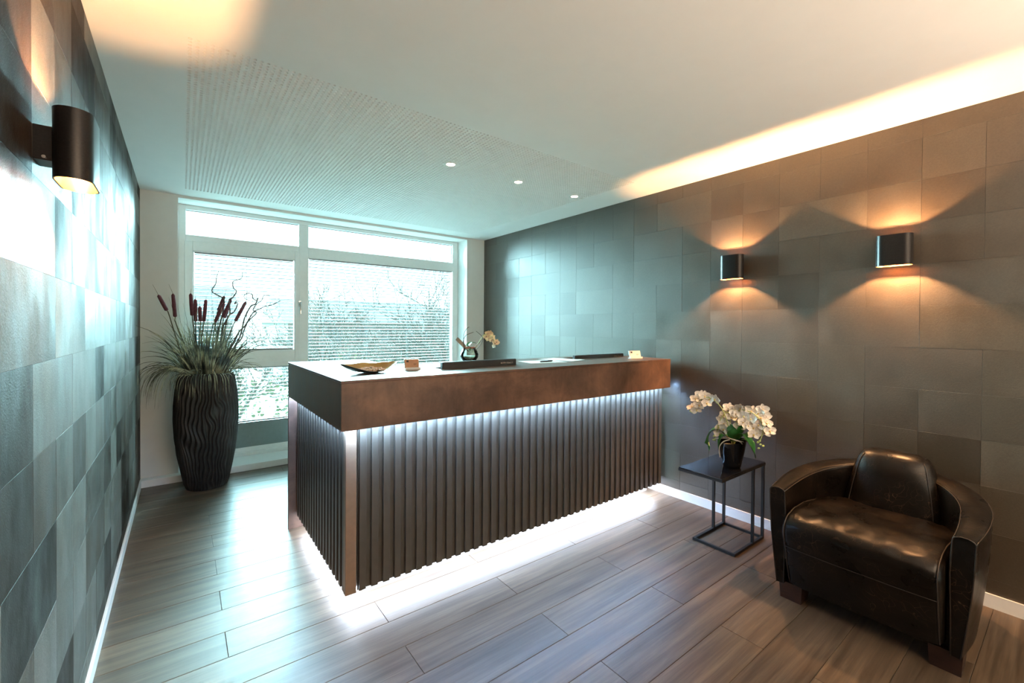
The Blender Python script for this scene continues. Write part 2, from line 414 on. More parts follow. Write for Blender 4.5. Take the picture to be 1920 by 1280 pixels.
# venetian blinds: every slat a part
def blind(name_label, x0, x1, z0, z1, yc, cords, group):
    t = thing('venetian_blind', name_label, 'blind', ((x0 + x1) / 2, yc, z1), group)
    hw = (x1 - x0) / 2 - .004
    prof = [(-.0155, -.0026), (-.008, .0004), (0, .0014), (.008, .0004), (.0155, -.0026)]
    P = [[(sx * hw, yy, zz) for yy, zz in prof] for sx in (-1, 1)]
    P2 = [[(sx * hw, yy, zz - .0008) for yy, zz in reversed(prof)] for sx in (-1, 1)]
    me = MB().grid([a + b for a, b in zip(P, P2)], closed_v=True, caps=True).mesh('slat', m_slatw, smooth=50)
    z = z1 - .018
    while z > z0 + .03:
        place(me, 'slat', t, (0, 0, z - z1), (math.radians(-10), 0, 0)); z -= .0362
    MB().bbox(-hw, hw, -.013, .013, -.010, -.0005, .002).build('head_rail', m_slatw, t)
    MB().bbox(-hw, hw, -.013, .013, z0 - z1, z0 - z1 + .016, .003).build('bottom_rail', m_slatw, t)
    for c in cords:
        x = c - (x0 + x1) / 2
        MB().tube([(x, -.0165, 0), (x, -.0165, z0 - z1)], .0018, 4).tube([(x, .0165, 0), (x, .0165, z0 - z1)], .0012, 4).build('ladder_cord', m_cord, t)
    # side guide wire
    return t
blind('white venetian blind inside the opening sash on the left', .091, .964, 1.14, 2.095, YW + .022, (.233, .527, .823), 'venetian blinds at the window')
blind('wide white venetian blind filling the right-hand pane', 1.112, 2.904, .43, 2.135, YW + .022, (1.266, 1.766, 2.273, 2.885), 'venetian blinds at the window')
blind('short white venetian blind in the low left pane behind the black vase', .088, .962, .405, .965, YW + .022, (.22, .527, .870), 'venetian blinds at the window')

# ------------------------------------------------------------------ ceiling downlights
for k, ((x, yv), lab) in enumerate(zip(DL, ('round ceiling downlight farthest left, nearest the ceiling middle', 'round ceiling downlight in the middle of the three', 'round ceiling downlight nearest the dark right wall'))):
    t = thing('downlight', lab, 'ceiling light', (x, yv, H), 'recessed downlights in the perforated ceiling')
    MB().lathe([(.030, .006), (.030, -.002), (.036, -.005), (.044, -.003), (.045, 0)], 28).build('trim_ring', m_white, t, smooth=50)
    MB().lathe([(.0005, -.003), (.022, -.0025), (.030, .0)], 28).build('lens', emit('downlight_lens', (1, .84, .62), 30), t)

# ------------------------------------------------------------------ wall sconces
def stadium(hx, hy, n=10):          # long axis y
    r = hx; pts = []
    for k in range(n + 1):
        a = PI * k / n; pts.append((r * math.cos(a), (hy - r) + r * math.sin(a)))
    for k in range(n + 1):
        a = PI + PI * k / n; pts.append((r * math.cos(a), -(hy - r) + r * math.sin(a)))
    return pts
def sconce(label, y, z, sgn, power):
    X = XL if sgn < 0 else XR
    t = thing('wall_sconce', label, 'wall lamp', (X, y, z), 'up-and-down wall sconces')
    if sgn > 0: t.rotation_euler = (0, 0, PI)          # local +x points into the room
    hx, hy, hh, xc = .038, .081, .086, .075
    o = stadium(hx, hy); i = stadium(hx - .0035, hy - .0035)
    rings = [[(xc + a, b, -hh) for a, b in i], [(xc + a, b, -hh) for a, b in o], [(xc + a, b, hh) for a, b in o], [(xc + a, b, hh) for a, b in i]]
    MB().grid(rings, closed_v=True).build('shade', m_lamp, t, smooth=35)
    rings = [[(xc + a, b, -hh) for a, b in i], [(xc + a, b, hh) for a, b in i]]
    sh = MB().grid(rings, closed_v=True); sh.build('shade_lining', m_lampin, t, smooth=35)
    MB().add([(xc + a, b, .004) for a, b in i] + [(xc + a, b, -.004) for a, b in i], [tuple(range(len(i))), tuple(reversed(range(len(i), 2 * len(i))))]).build('divider', m_lampin, t)
    MB().bbox(0.0015, xc - hx + .002, -.036, .036, -.042, .042, .002).build('bracket', m_lamp, t)
    MB().tube([(.022, -.036, -.035), (.022, -.040, -.035)], .004, 8).build('screw', m_chrome, t)
    for s in (1, -1):
        MB().lathe([(.0005, .0), (.010, .0), (.012, .006 * s), (.009, .012 * s), (.0005, .0145 * s)], 14, (xc, 0, .005 * s)).build('bulb', emit('sconce_bulb', (1, .55, .2), 6), t, smooth=True)
        l = bpy.data.lights.new('sconce_light', 'POINT'); l.energy = power; l.color = (1.0, .52, .22); l.shadow_soft_size = .007
        lo = bpy.data.objects.new('sconce_light', l); COL.objects.link(lo); lo.parent = t; lo.location = (xc, 0, (hh - .060) * s)
    return t
sconce('black up-down wall lamp on the tiled left wall, large in the foreground', 1.58, 1.842, -1, 56)
sconce('black up-down wall lamp on the right wall nearer the reception desk', 1.563, 1.842, 1, 78)
sconce('black up-down wall lamp on the right wall above the armchair', .658, 1.842, 1, 78)

# ------------------------------------------------------------------ reception desk
desk = thing('reception_desk', 'long bronze-clad reception counter with lit ribbed dark front', 'reception desk', (1.9, 2.6, 0))
dl = desk.location
def dbuild(mb, name, mat, parent=desk, **k):
    mb.v = [(a - dl.x, b - dl.y, c - dl.z) for a, b, c in mb.v]
    return mb.build(name, mat, parent, **k)
XD0, XD1, YD0 = .580, 3.2445, 2.056
rects = [(.580, 1.09, 2.056, 3.31), (1.09, XD1, 2.056, 2.30), (1.09, 1.225, 2.30, 2.70), (1.225, 1.795, 2.44, 2.70), (1.795, 2.495, 2.30, 2.70),
         (2.495, 3.115, 2.30, 2.455), (2.495, 3.115, 2.60, 2.70), (3.115, XD1, 2.30, 2.70)]
XE = 3.1913
rects = [(a, min(b, XE), c, d) for a, b, c, d in rects]
tp = MB()
for a, b, c, d in rects: tp.box(a, b, c, d, 1.1335, 1.1451)
dbuild(tp, 'counter_top', m_rust)
ap = MB()
for n, (a, b, c, d) in enumerate(rects):
    ap.box(max(a, XD0 + .02) if n == 0 else a, min(b, XE - .002), max(c, YD0 + .02), d, .925, 1.1325)
dbuild(ap, 'counter_box', m_rust)
dbuild(MB().bbox(XD0 + .0012, XE, YD0 + .0012, YD0 + .02, .9112, 1.1322, .0008), 'front_apron', m_rust)
dbuild(MB().bbox(XD0 + .0012, XD0 + .02, YD0 + .0212, 3.3096, .9112, 1.1322, .0008), 'side_apron', m_rust)
# body
SX, SY, ZB = .625, 2.135, .10
dbuild(MB().box(SX + .06, 3.19, SY + .016, SY + .05, ZB, .925).box(SX + .016, SX + .05, SY + .05, 3.29, ZB, .925), 'body_panel', m_slat)
pp = .0602; x = .6905; me = None
n = 0
while x < 3.185:
    if me is None: me = MB().bbox(-.017, .017, -.0, .020, ZB - .5, .925 - .5, .0015).mesh('slat', m_slat)
    place(me, 'slat', desk, (x + .017 - dl.x, SY - dl.y, .5)); x += pp; n += 1
me = MB().bbox(-.0, .020, -.017, .017, ZB - .5, .925 - .5, .0015).mesh('slat', m_slat)
yv = SY + .046
while yv < 3.275:
    place(me, 'slat', desk, (SX - dl.x, yv - dl.y, .5)); yv += .0615
dbuild(MB().bbox(SX - .002, SX + .050, SY - .004, SY + .03, ZB, .925, .0015), 'corner_post', m_post, label='lighter bronze post at the front corner')
dbuild(MB().bbox(.5795, 1.09, 3.285, 3.3096, 0, .9105, .001), 'end_panel', m_rust)
dbuild(MB().box(.76, 3.19, 2.275, 2.30, 0, ZB + .02).box(.76, .785, 2.30, 3.285, 0, ZB + .02), 'plinth', m_plinth)
dbuild(MB().box(.67, 3.19, SY + .05, 2.28, ZB, ZB + .01).box(.67, .76, SY + .05, 3.285, ZB, ZB + .01), 'base_board', m_slat)
dbuild(MB().box(.66, 3.185, 2.16, 2.26, .096, .0995), 'light_strip', m_ledlow)
dbuild(MB().box(.65, .74, 2.26, 3.28, .096, .0995), 'light_strip', m_ledlow)
dbuild(MB().box(.60, 3.185, 2.082, 2.090, .916, .924), 'light_strip', m_led)
dbuild(MB().box(.605, .611, 2.10, 3.28, .916, .924), 'light_strip', m_led)
dbuild(MB().bbox(.69, 3.19, 2.19, 3.0, .72, .745, .002), 'work_surface', m_desk)
dbuild(MB().box(3.165, 3.19, 2.31, 3.0, 0, .72), 'support_panel', m_desk)
dbuild(MB().box(1.3, 1.325, 2.31, 2.95, 0, .72), 'support_panel', m_desk)

# ------------------------------------------------------------------ desk objects
def monitor(label, x0, x1, y, ztop):
    t = thing('monitor', label, 'monitor', ((x0 + x1) / 2, y + .05, .745), 'monitors sunk behind the counter')
    hw = (x1 - x0) / 2; zt = ztop - .745
    MB().bbox(-hw, hw, -.05, -.015, zt - .335, zt, .005).build('back_shell', m_screen, t)
    MB().box(-hw + .012, hw - .012, -.015, -.013, zt - .322, zt - .012).build('screen', m_gloss, t)
    MB().bbox(-.03, .03, -.06, -.045, .0, zt - .1, .002).bbox(-.11, .11, -.09, .06, 0, .012, .003).build('stand', m_screen, t)
    lg = MB()
    rng = random.Random(5); xx = hw - .13
    for q in range(8):
        lg.box(xx, xx + .006 + rng.random() * .004, -.0508, -.0500, zt - .028, zt - .022 + rng.random() * .006); xx += .013
    lg.build('logo_print', m_chrome, t)
    return t
monitor('black monitor top rising from the counter near the orchid in glass', 1.232, 1.787, 2.305, 1.186)
monitor('black monitor top rising from the counter near the right wall', 2.503, 3.107, 2.465, 1.172)

# dish with raised corners
dish = thing('dish', 'dark curved dish with ochre inside on the counter', 'dish', (.815, 2.36, 1.1451))
def dish_pt(u, v, off):
    x = u; y = v; r = math.hypot(x, y) + 1e-9; a = math.atan2(y, x)
    m = max(abs(x), abs(y)); t = m; ca = math.cos(a - .12); sa = math.sin(a - .12)
    X = x / r * m * (.100 + .058 * abs(ca) ** 2.5); Y = y / r * m * .092
    z = .004 + t ** 2.6 * (.010 + .040 * abs(ca) ** 3 + .034 * max(0, sa) ** 2)
    return (X, Y, z + off)
N = 20
Pt = [[dish_pt(-1 + 2 * i / N, -1 + 2 * j / N, 0) for j in range(N + 1)] for i in range(N + 1)]
Pb = [[dish_pt(-1 + 2 * i / N, -1 + 2 * j / N, -.0035) for j in range(N + 1)] for i in range(N + 1)]
mb = MB().grid(Pt, mi=1).grid(Pb, mi=0)
nn = (N + 1) ** 2
edge = [i * (N + 1) for i in range(N + 1)] + [N * (N + 1) + j for j in range(1, N + 1)] + [i * (N + 1) + N for i in range(N - 1, -1, -1)] + [j for j in range(N - 1, 0, -1)]
for a, b in zip(edge, edge[1:] + edge[:1]): mb.f.append((a, b, b + nn, a + nn)); mb.mi.append(0)
mb.build('dish_shell', [m_bowl_o, m_bowl_i], dish, smooth=60)
ch = MB(); rng = random.Random(9)
for q in range(170):
    a = rng.random() * 2 * PI; r = .075 * math.sqrt(rng.random()); c = Vector((.815 + r * 1.15 * math.cos(a), 2.36 + r * .9 * math.sin(a), 1.1565 + .016 * (1 - r / .075) + rng.random() * .006))
    s1 = .007 + rng.random() * .006; d = Vector((rng.gauss(0, 1), rng.gauss(0, 1), rng.gauss(0, .4))).normalized(); e = d.cross(Vector((rng.gauss(0, .4), rng.gauss(0, .4), 1))).normalized()
    f = d.cross(e) * .003
    ch.add([c - d * s1, c - e * s1 * .6 + f, c + d * s1, c + e * s1 * .6 + f, c + f * 2, c - f], [(0, 1, 4), (1, 2, 4), (2, 3, 4), (3, 0, 4), (1, 0, 5), (2, 1, 5), (3, 2, 5), (0, 3, 5)])
ch.build('dried_petals', m_chip, label='pale pink dried petal flakes heaped in the dark dish', category='dried petals', kind='stuff')

# business card stand
def card_stand(label, x, y, wd, ht, rot, front, group):
    t = thing('card_holder', label, 'card holder', (x, y, 1.1451), group, (0, 0, rot))
    hw = wd / 2
    MB().bbox(-hw - .002, hw + .002, -.022, .018, 0, .006, .0015).bbox(-hw - .002, hw + .002, -.022, -.018, .006, .014, .001).build('base', m_acr, t)
    P = [(-hw, 0), (hw, 0)]
    lean = .016
    MB().add([(-hw, .0, .006), (hw, .0, .006), (hw, lean, ht), (-hw, lean, ht), (-hw, .004, .006), (hw, .004, .006), (hw, lean + .004, ht), (-hw, lean + .004, ht)],
             [(0, 1, 2, 3), (7, 6, 5, 4), (0, 4, 5, 1), (1, 5, 6, 2), (2, 6, 7, 3), (3, 7, 4, 0)]).build('back_plate', m_acr, t)
    cd = MB()
    for n in range(3):
        o = -.0025 - n * .0016; ha = ht - .002
        zz = .0072; s1 = (ha - zz) / (ht - .006) * lean
        cd.add([(-hw + .003, o, zz), (hw - .003, o, zz), (hw - .003, o + s1, ha), (-hw + .003, o + s1, ha), (-hw + .003, o + .001, zz), (hw - .003, o + .001, zz), (hw - .003, o + s1 + .001, ha), (-hw + .003, o + s1 + .001, ha)],
               [(0, 1, 2, 3), (7, 6, 5, 4), (0, 4, 5, 1), (1, 5, 6, 2), (2, 6, 7, 3), (3, 7, 4, 0)])
    c = cd.build('business_cards', front, t)
    def mark(u0, u1, v0, v1):
        def p(u, v):
            z = .0072 + (ht - .0092) * v; return (-hw + .003 + (wd - .006) * u, -.0062 + (z - .0072) / (ht - .006) * lean, z)
        return [p(u0, v0), p(u1, v0), p(u1, v1), p(u0, v1)]
    mk = MB()
    mk.add(mark(.10, .26, .70, .92), [(0, 1, 2, 3)])
    for k, (u, vv) in enumerate(((.6, .52), (.6, .44), (.6, .36))): mk.add(mark(u, .86 - .05 * k, vv, vv + .025), [(0, 1, 2, 3)])
    mk.build('card_print', m_ink, t)
    return t
card_stand('stand of orange-brown business cards beside the dish', 1.075, 2.385, .088, .060, -.12, m_card, 'card holders on the counter')
card_stand('stand of white business cards at the right end of the counter', 2.985, 2.25, .115, .062, -.25, m_paper, 'card holders on the counter')
# papers and pen
def sheet(x, y, rot, label, z):
    o = MB().bbox(-.105, .105, -.148, .148, 0, .0008 , .0001).build('paper_sheet', m_paper, None, loc=(x, y, z), rot=(0, 0, rot), label=label, category='paper', group='loose sheets on the counter')
sheet(2.10, 2.40, 1.35, 'white sheet of paper under the black pen', 1.1453)
sheet(2.36, 2.47, .25, 'white sheet of paper left of the right-hand monitor', 1.1463)
pen = thing('pen', 'black pen lying on a white sheet on the counter', 'pen', (2.10, 2.36, 1.1515), None, (0, 0, .1))
MB().tube([(-.065, 0, 0), (-.055, 0, 0), (.06, 0, 0)], [.002, .005, .005], 10).build('barrel', m_ink, pen, smooth=50)
MB().tube([(.06, 0, 0), (.072, 0, 0)], [.004, .003], 8).bbox(.02, .066, -.0015, .0015, .0045, .006, .0004).build('clip', m_chrome, pen)

# ------------------------------------------------------------------ flowers
def flower_meshes(size, mp, ml):
    pt = MB()
    def petal(ang, L, W, lift):
        nu, nv = 5, 4; P = []
        for i in range(nu + 1):
            u = i / nu; w2 = W * max(.12, math.sin(PI * min(1, .10 + .87 * u) ** .9)) ** .65
            row = []
            for j in range(nv + 1):
                v = -1 + 2 * j / nv; x = u * L; yv = v * w2 * .5
                z = lift * u * u + .12 * L * (v * v) * (1 if lift > 0 else .5) - .05 * L * math.sin(u * PI)
                c, s_ = math.cos(ang), math.sin(ang); row.append((x * c - yv * s_, x * s_ + yv * c, z))
            P.append(row)
        pt.grid(P)
    for k, a in enumerate((90, 210, 330)): petal(math.radians(a), size * .92, size * .66, size * .08)
    for a in (15, 165): petal(math.radians(a), size * 1.0, size * 1.05, size * .16)
    lp = MB().tube([(0, 0, 0), (0, -size * .12, size * .16), (0, -size * .3, size * .22)], [size * .10, size * .13, size * .03], 6)
    lp.tube([(-size * .14, -size * .05, size * .1), (0, -size * .1, size * .1), (size * .14, -size * .05, size * .1)], [size * .03, size * .06, size * .03], 5)
    return pt.mesh('flower', mp, smooth=True), lp.mesh('lip', ml, smooth=True)
def face(o, d, roll=0):
    o.rotation_mode = 'QUATERNION'; q = Vector(d).to_track_quat('Z', 'Y'); o.rotation_quaternion = q @ Matrix.Rotation(roll, 3, 'Z').to_quaternion()
def leaf(mb, pts, W, fold=.25):
    pts = [Vector(p) for p in pts]; P = []
    m = len(pts)
    for i, p in enumerate(pts):
        u = i / (m - 1); d = (pts[min(i + 1, m - 1)] - pts[max(0, i - 1)]).normalized()
        side = d.cross(Vector((0, 0, 1)));
        if side.length < .05: side = Vector((1, 0, 0))
        side.normalize(); up = side.cross(d).normalized(); w2 = W * (math.sin(PI * min(.97, .10 + .87 * u)) ** .6)
        P.append([p + side * (v * w2) + up * (abs(v) * w2 * fold) for v in (-1, -.5, 0, .5, 1)])
    nv = 5
    mb.grid(P); mb.grid([[Vector(q) - Vector((0, 0, .002)) for q in r] for r in P])
def interp(pts, n):
    pts = [Vector(p) for p in pts]; out = []
    m = len(pts) - 1
    for i in range(n + 1):
        t = i / n * m; k = min(int(t), m - 1); f = t - k
        p0 = pts[max(k - 1, 0)]; p1 = pts[k]; p2 = pts[k + 1]; p3 = pts[min(k + 2, m)]
        out.append(.5 * ((2 * p1) + (p2 - p0) * f + (2 * p0 - 5 * p1 + 4 * p2 - p3) * f * f + (3 * p1 - p0 - 3 * p2 + p3) * f ** 3))
    return out

# side table
ST = thing('side_table', 'black metal side table with glossy square top beside the armchair', 'side table', (2.89, 1.42, 0))
def stb(mb, name, mat, **k):
    mb.v = [(a - 2.89, b - 1.42, c) for a, b, c in mb.v]; return mb.build(name, mat, ST, **k)
q = .0155
b_ = MB()
b_.box(2.69, 3.09, 1.282, 1.282 + q, .002, .002 + q).box(2.69, 3.09, 1.557 - q, 1.557, .002, .002 + q).box(2.69, 2.69 + q, 1.282 + q, 1.557 - q, .002, .002 + q).box(3.09 - q, 3.09, 1.282 + q, 1.557 - q, .002, .002 + q)
stb(b_, 'base_frame', m_black)
for lx in (2.932, 3.0745):
    for ly in (1.282, 1.557 - q): stb(MB().box(lx, lx + q, ly, ly + q, .002 + q, .492), 'leg', m_black)
b_ = MB(); b_.box(2.522, 3.09, 1.278, 1.278 + q, .492, .508).box(2.522, 3.09, 1.562 - q, 1.562, .492, .508).box(2.522, 2.522 + q, 1.278 + q, 1.562 - q, .492, .508).box(3.09 - q, 3.09, 1.278 + q, 1.562 - q, .492, .508)
stb(b_, 'top_frame', m_black)
stb(MB().bbox(2.524, 3.088, 1.280, 1.560, .5082, .5145, .0015), 'glass_top', m_gloss, label='glossy black glass top')
for lx, ly in ((2.70, 1.29), (3.08, 1.29), (2.70, 1.548), (3.08, 1.548)): stb(MB().box(lx - .006, lx + .006, ly - .006, ly + .006, 0, .002), 'foot_pad', m_chrome)

# white orchid in black pot
PX, PY, PZ = 2.80, 1.36, .5147
orch = thing('potted_orchid', 'white orchid in glossy black cup pot on the side table', 'potted plant', (PX, PY, PZ))
prof = [(.0, .0), (.046, .0), (.052, .006), (.060, .05), (.072, .10), (.080, .145), (.083, .168), (.0805, .1685), (.077, .145), (.066, .09), (.0, .085)]
n = 40; P = []
for r, z in prof:
    P.append([(r * math.cos(2 * PI * k / n), r * math.sin(2 * PI * k / n), z + (.012 * math.cos(2 * PI * k / n + .8) * (z / .168) ** 2 if z > .1 else 0)) for k in range(n)])
MB().grid(P, closed_v=True).build('pot', m_gloss, orch, smooth=50)
MB().lathe([(.0, .13), (.076, .13)], 20).build('potting_bark', m_bark, orch)
rel = lambda p: (p[0] - PX, p[1] - PY, p[2] - PZ)
rt = MB()
rt.tube(interp([rel(p) for p in [(2.74, 1.345, .70), (2.725, 1.375, .685), (2.722, 1.40, .65), (2.728, 1.405, .61), (2.74, 1.405, .575)]], 14), .0035, 6)
rt.tube(interp([rel(p) for p in [(2.73, 1.43, .69), (2.74, 1.39, .70), (2.735, 1.34, .708), (2.75, 1.29, .70), (2.755, 1.275, .685)]], 14), .003, 6)
rt.tube(interp([rel(p) for p in [(2.76, 1.27, .70), (2.735, 1.30, .705), (2.728, 1.35, .712)]], 8), .0028, 6)
rt.tube(interp([rel(p) for p in [(2.80, 1.22, .66), (2.78, 1.235, .675), (2.80, 1.225, .645)]], 6), .0025, 5)
rt.build('aerial_root', m_root, orch, smooth=True)
for pts, W in (([(2.80, 1.37, .68), (2.77, 1.43, .745), (2.75, 1.475, .72), (2.745, 1.49, .65), (2.75, 1.485, .60)], .034),
               ([(2.79, 1.35, .68), (2.74, 1.335, .755), (2.73, 1.335, .80)], .030), ([(2.80, 1.34, .68), (2.78, 1.29, .77), (2.77, 1.27, .80)], .030),
               ([(2.80, 1.34, .68), (2.76, 1.27, .75), (2.75, 1.225, .70), (2.755, 1.20, .63)], .030), ([(2.80, 1.33, .69), (2.77, 1.24, .71), (2.765, 1.215, .66), (2.77, 1.205, .615)], .024),
               ([(2.81, 1.36, .68), (2.86, 1.38, .76), (2.93, 1.40, .75)], .03), ([(2.80, 1.36, .68), (2.745, 1.385, .72), (2.725, 1.40, .69), (2.72, 1.405, .63)], .022)):
    lm = MB(); leaf(lm, interp([rel(p) for p in pts], 12), W); lm.build('leaf', m_leaf, orch, smooth=50)
stems = [[(2.80, 1.36, .66), (2.77, 1.365, .76), (2.755, 1.39, .86), (2.75, 1.43, .915), (2.75, 1.49, .945), (2.75, 1.55, .92), (2.75, 1.60, .86), (2.75, 1.615, .83)],
         [(2.80, 1.35, .66), (2.81, 1.34, .78), (2.80, 1.33, .87), (2.79, 1.27, .89), (2.79, 1.20, .86), (2.79, 1.17, .79), (2.79, 1.19, .71)],
         [(2.80, 1.36, .66), (2.80, 1.37, .78), (2.79, 1.38, .86), (2.78, 1.42, .82), (2.77, 1.44, .74), (2.77, 1.455, .66)],
         [(2.81, 1.35, .66), (2.84, 1.31, .80), (2.85, 1.26, .88), (2.85, 1.20, .89), (2.84, 1.16, .85)]]
for sp in stems:
    MB().tube(interp([rel(p) for p in sp], 24), .0028, 6).build('stem', m_bud, orch, smooth=True)
fm, lm_ = flower_meshes(.039, m_petal, m_lip)
F1 = [(2.75, 1.446, .941), (2.75, 1.480, .935), (2.75, 1.517, .951), (2.75, 1.548, .952), (2.75, 1.58, .923), (2.75, 1.506, .905), (2.75, 1.555, .885), (2.75, 1.605, .865), (2.75, 1.573, .852)]
F2 = [(2.8, 1.382, .887), (2.79, 1.363, .832), (2.8, 1.415, .842), (2.78, 1.401, .787), (2.78, 1.438, .76), (2.77, 1.424, .718), (2.79, 1.43, .80), (2.8, 1.344, .883), (2.8, 1.307, .898), (2.8, 1.271, .895), (2.78, 1.279, .856),
      (2.8, 1.244, .89), (2.79, 1.316, .85), (2.78, 1.234, .845), (2.77, 1.252, .805), (2.78, 1.225, .79), (2.77, 1.279, .818), (2.79, 1.205, .77), (2.81, 1.191, .852), (2.82, 1.165, .857), (2.82, 1.187, .905),
      (2.80, 1.156, .831), (2.79, 1.195, .815), (2.81, 1.168, .772), (2.81, 1.143, .784), (2.77, 1.216, .755), (2.81, 1.205, .885), (2.79, 1.335, .86), (2.76, 1.39, .755), (2.77, 1.30, .79)]
rng = random.Random(21)
for p in F1 + F2:
    f = place(fm, 'flower', orch, rel(p)); face(f, (-.80 + rng.gauss(0, .28), -.45 + rng.gauss(0, .4), .1 + rng.gauss(0, .32)), rng.gauss(0, .4)); place(lm_, 'lip', f)
bm_ = MB().lathe([(.0005, -.008), (.005, -.005), (.0065, 0), (.005, .006), (.0005, .010)], 10).mesh('bud', m_bud, smooth=True)
for p in [(2.75, 1.452, .70), (2.75, 1.455, .675), (2.75, 1.445, .682), (2.75, 1.618, .835), (2.75, 1.605, .83), (2.78, 1.195, .71), (2.78, 1.18, .70), (2.78, 1.165, .695), (2.78, 1.19, .675), (2.78, 1.185, .72)]:
    o = place(bm_, 'bud', orch, rel(p)); o.rotation_euler = (rng.random() * 2, rng.random() * 2, 0)

# cream orchid in glass globe on the counter
GX, GY, GZ = 1.607, 2.615, 1.1452
gl = thing('glass_vase', 'small clear globe vase with roots and water on the counter', 'vase', (GX, GY, GZ))
MB().lathe([(.0, .001), (.028, .001), (.048, .016), (.062, .040), (.064, .058), (.056, .082), (.044, .098), (.046, .104), (.043, .104), (.041, .098), (.052, .081), (.060, .058), (.058, .041), (.045, .019), (.027, .006), (0, .006)], 32).build('glass_globe', m_bowlglass, gl, smooth=50)
MB().lathe([(0, .007), (.027, .007), (.044, .02), (.055, .040), (.055, .048), (0, .048)], 24).build('pale_gravel', plain('pale_gravel', (.42, .44, .36), .5, var=.4, nscale=70), gl, smooth=40)
kk = .888
def sc(p): return (p[0] * kk + .012, 2.62, 1.4 + (p[1] - 1.4) * kk)
oc = thing('orchid_arrangement', 'cream and maroon orchid spray with twigs in the clear globe vase', 'flowers', (GX, GY, GZ + .06))
relg = lambda p: (p[0] - GX, p[1] - GY, p[2] - GZ - .06)
for pts in ([(1.796, 1.395), (1.777, 1.384), (1.752, 1.35), (1.745, 1.299), (1.758, 1.235), (1.79, 1.20)], [(1.837, 1.354), (1.797, 1.341), (1.762, 1.324), (1.743, 1.286), (1.753, 1.235), (1.80, 1.20)],
            [(1.862, 1.362), (1.919, 1.319), (1.924, 1.284), (1.889, 1.236), (1.85, 1.20)], [(1.93, 1.31), (1.90, 1.275), (1.87, 1.25), (1.83, 1.20)]):
    MB().tube(interp([relg(sc(p)) for p in pts], 14), .0020, 5).build('twig', m_willow, oc, smooth=True)
MB().tube(interp([relg(sc(p)) for p in [(1.83, 1.19), (1.88, 1.26), (1.93, 1.325), (1.985, 1.335), (2.03, 1.29), (2.05, 1.23)]], 16), .0022, 5).build('stem', m_bud, oc, smooth=True)
lm = MB(); leaf(lm, interp([relg(sc(p)) for p in [(1.80, 1.21), (1.79, 1.245), (1.815, 1.27), (1.86, 1.265)]], 8), .024); lm.build('leaf', m_leaf, oc, smooth=50)
a = Vector(relg(sc((1.765, 1.235)))); b = Vector(relg(sc((1.685, 1.305))))
tg = MB(); dd = (b - a).normalized(); sd = Vector((dd.z, 0, -dd.x)) * .013
tg.add([a - sd, a + sd, b + sd, b - sd] + [Vector(v) + Vector((0, .003, 0)) for v in (a - sd, a + sd, b + sd, b - sd)], [(0, 1, 2, 3), (7, 6, 5, 4), (0, 4, 5, 1), (1, 5, 6, 2), (2, 6, 7, 3), (3, 7, 4, 0)])
tg.build('wooden_label', m_bark, oc)
MB().bbox(-.042, .042, -.010, .006, .036, .052, .004).build('bark_piece', plain('red_bark', (.30, .12, .08), .7), oc)
fm2, lm2 = flower_meshes(.026, m_petal2, m_lip2)
for p in [(1.977, 1.34), (1.961, 1.318), (2.020, 1.313), (2.015, 1.287), (2.045, 1.262), (2.040, 1.24), (2.062, 1.272), (1.995, 1.345), (1.985, 1.300)]:
    f = place(fm2, 'flower', oc, relg(sc(p))); face(f, (-.5 + rng.gauss(0, .3), -.75 + rng.gauss(0, .3), rng.gauss(0, .3)), rng.gauss(0, .4)); place(lm2, 'lip', f)

# ------------------------------------------------------------------ carved floor vase
VX, VY = .172, 4.62
vz = thing('floor_vase', 'tall black vase carved with wavy vertical ridges by the window', 'vase', (VX, VY, 0))
def vr(z):
    pr = [(0, .148), (.05, .160), (.15, .180), (.3, .207), (.45, .224), (.60, .231), (.72, .229), (.83, .220), (.92, .206), (.985, .196)]
    for (a, ra), (b, rb) in zip(pr, pr[1:]):
        if z <= b: t = (z - a) / (b - a); return ra + (rb - ra) * t
    return pr[-1][1]
NT_, NZ = 440, 150; P = []
for j in range(NZ + 1):
    z = .985 * j / NZ; row = []
    for i in range(NT_):
        t = 2 * PI * i / NT_
        wv = .045 * math.sin(z * 11 + 2.2 * math.sin(t * 2)) + .035 * math.sin(z * 19 + 3 * math.sin(t * 3 + 1)) + .03 * math.sin(z * 33 + t * 5)
        # ridge pattern: integer frequency, with dislocations from slow noise
        nz = noise.noise(Vector((math.cos(t) * 2.2, math.sin(t) * 2.2, z * 2.4)))
        ph = (t + wv * .9) * 44 + nz * 3.4
        rdg = math.sin(ph); h = rdg if rdg > 0 else -1.1 * abs(rdg) ** .6
        k = min(1, (1 - abs(2 * z / .985 - 1)) * 14)
        r = vr(z) + h * .0060 * k
        row.append((r * math.cos(t), r * math.sin(t), z))
    P.append(row)
for (z, dr) in ((.985, -.012), (.93, -.02), (.85, -.03)):
    P.append([((vr(z) + dr) * math.cos(2 * PI * i / NT_), (vr(z) + dr) * math.sin(2 * PI * i / NT_), z) for i in range(NT_)])
vm = MB().grid(P, closed_v=True); vm.f.append(tuple(range(NT_))); vm.mi.append(0)
vm.build('vase_body', m_vase, vz, smooth=True)
MB().lathe([(.0, .90), (.185, .90)], 30).build('vase_filling', m_void, vz)

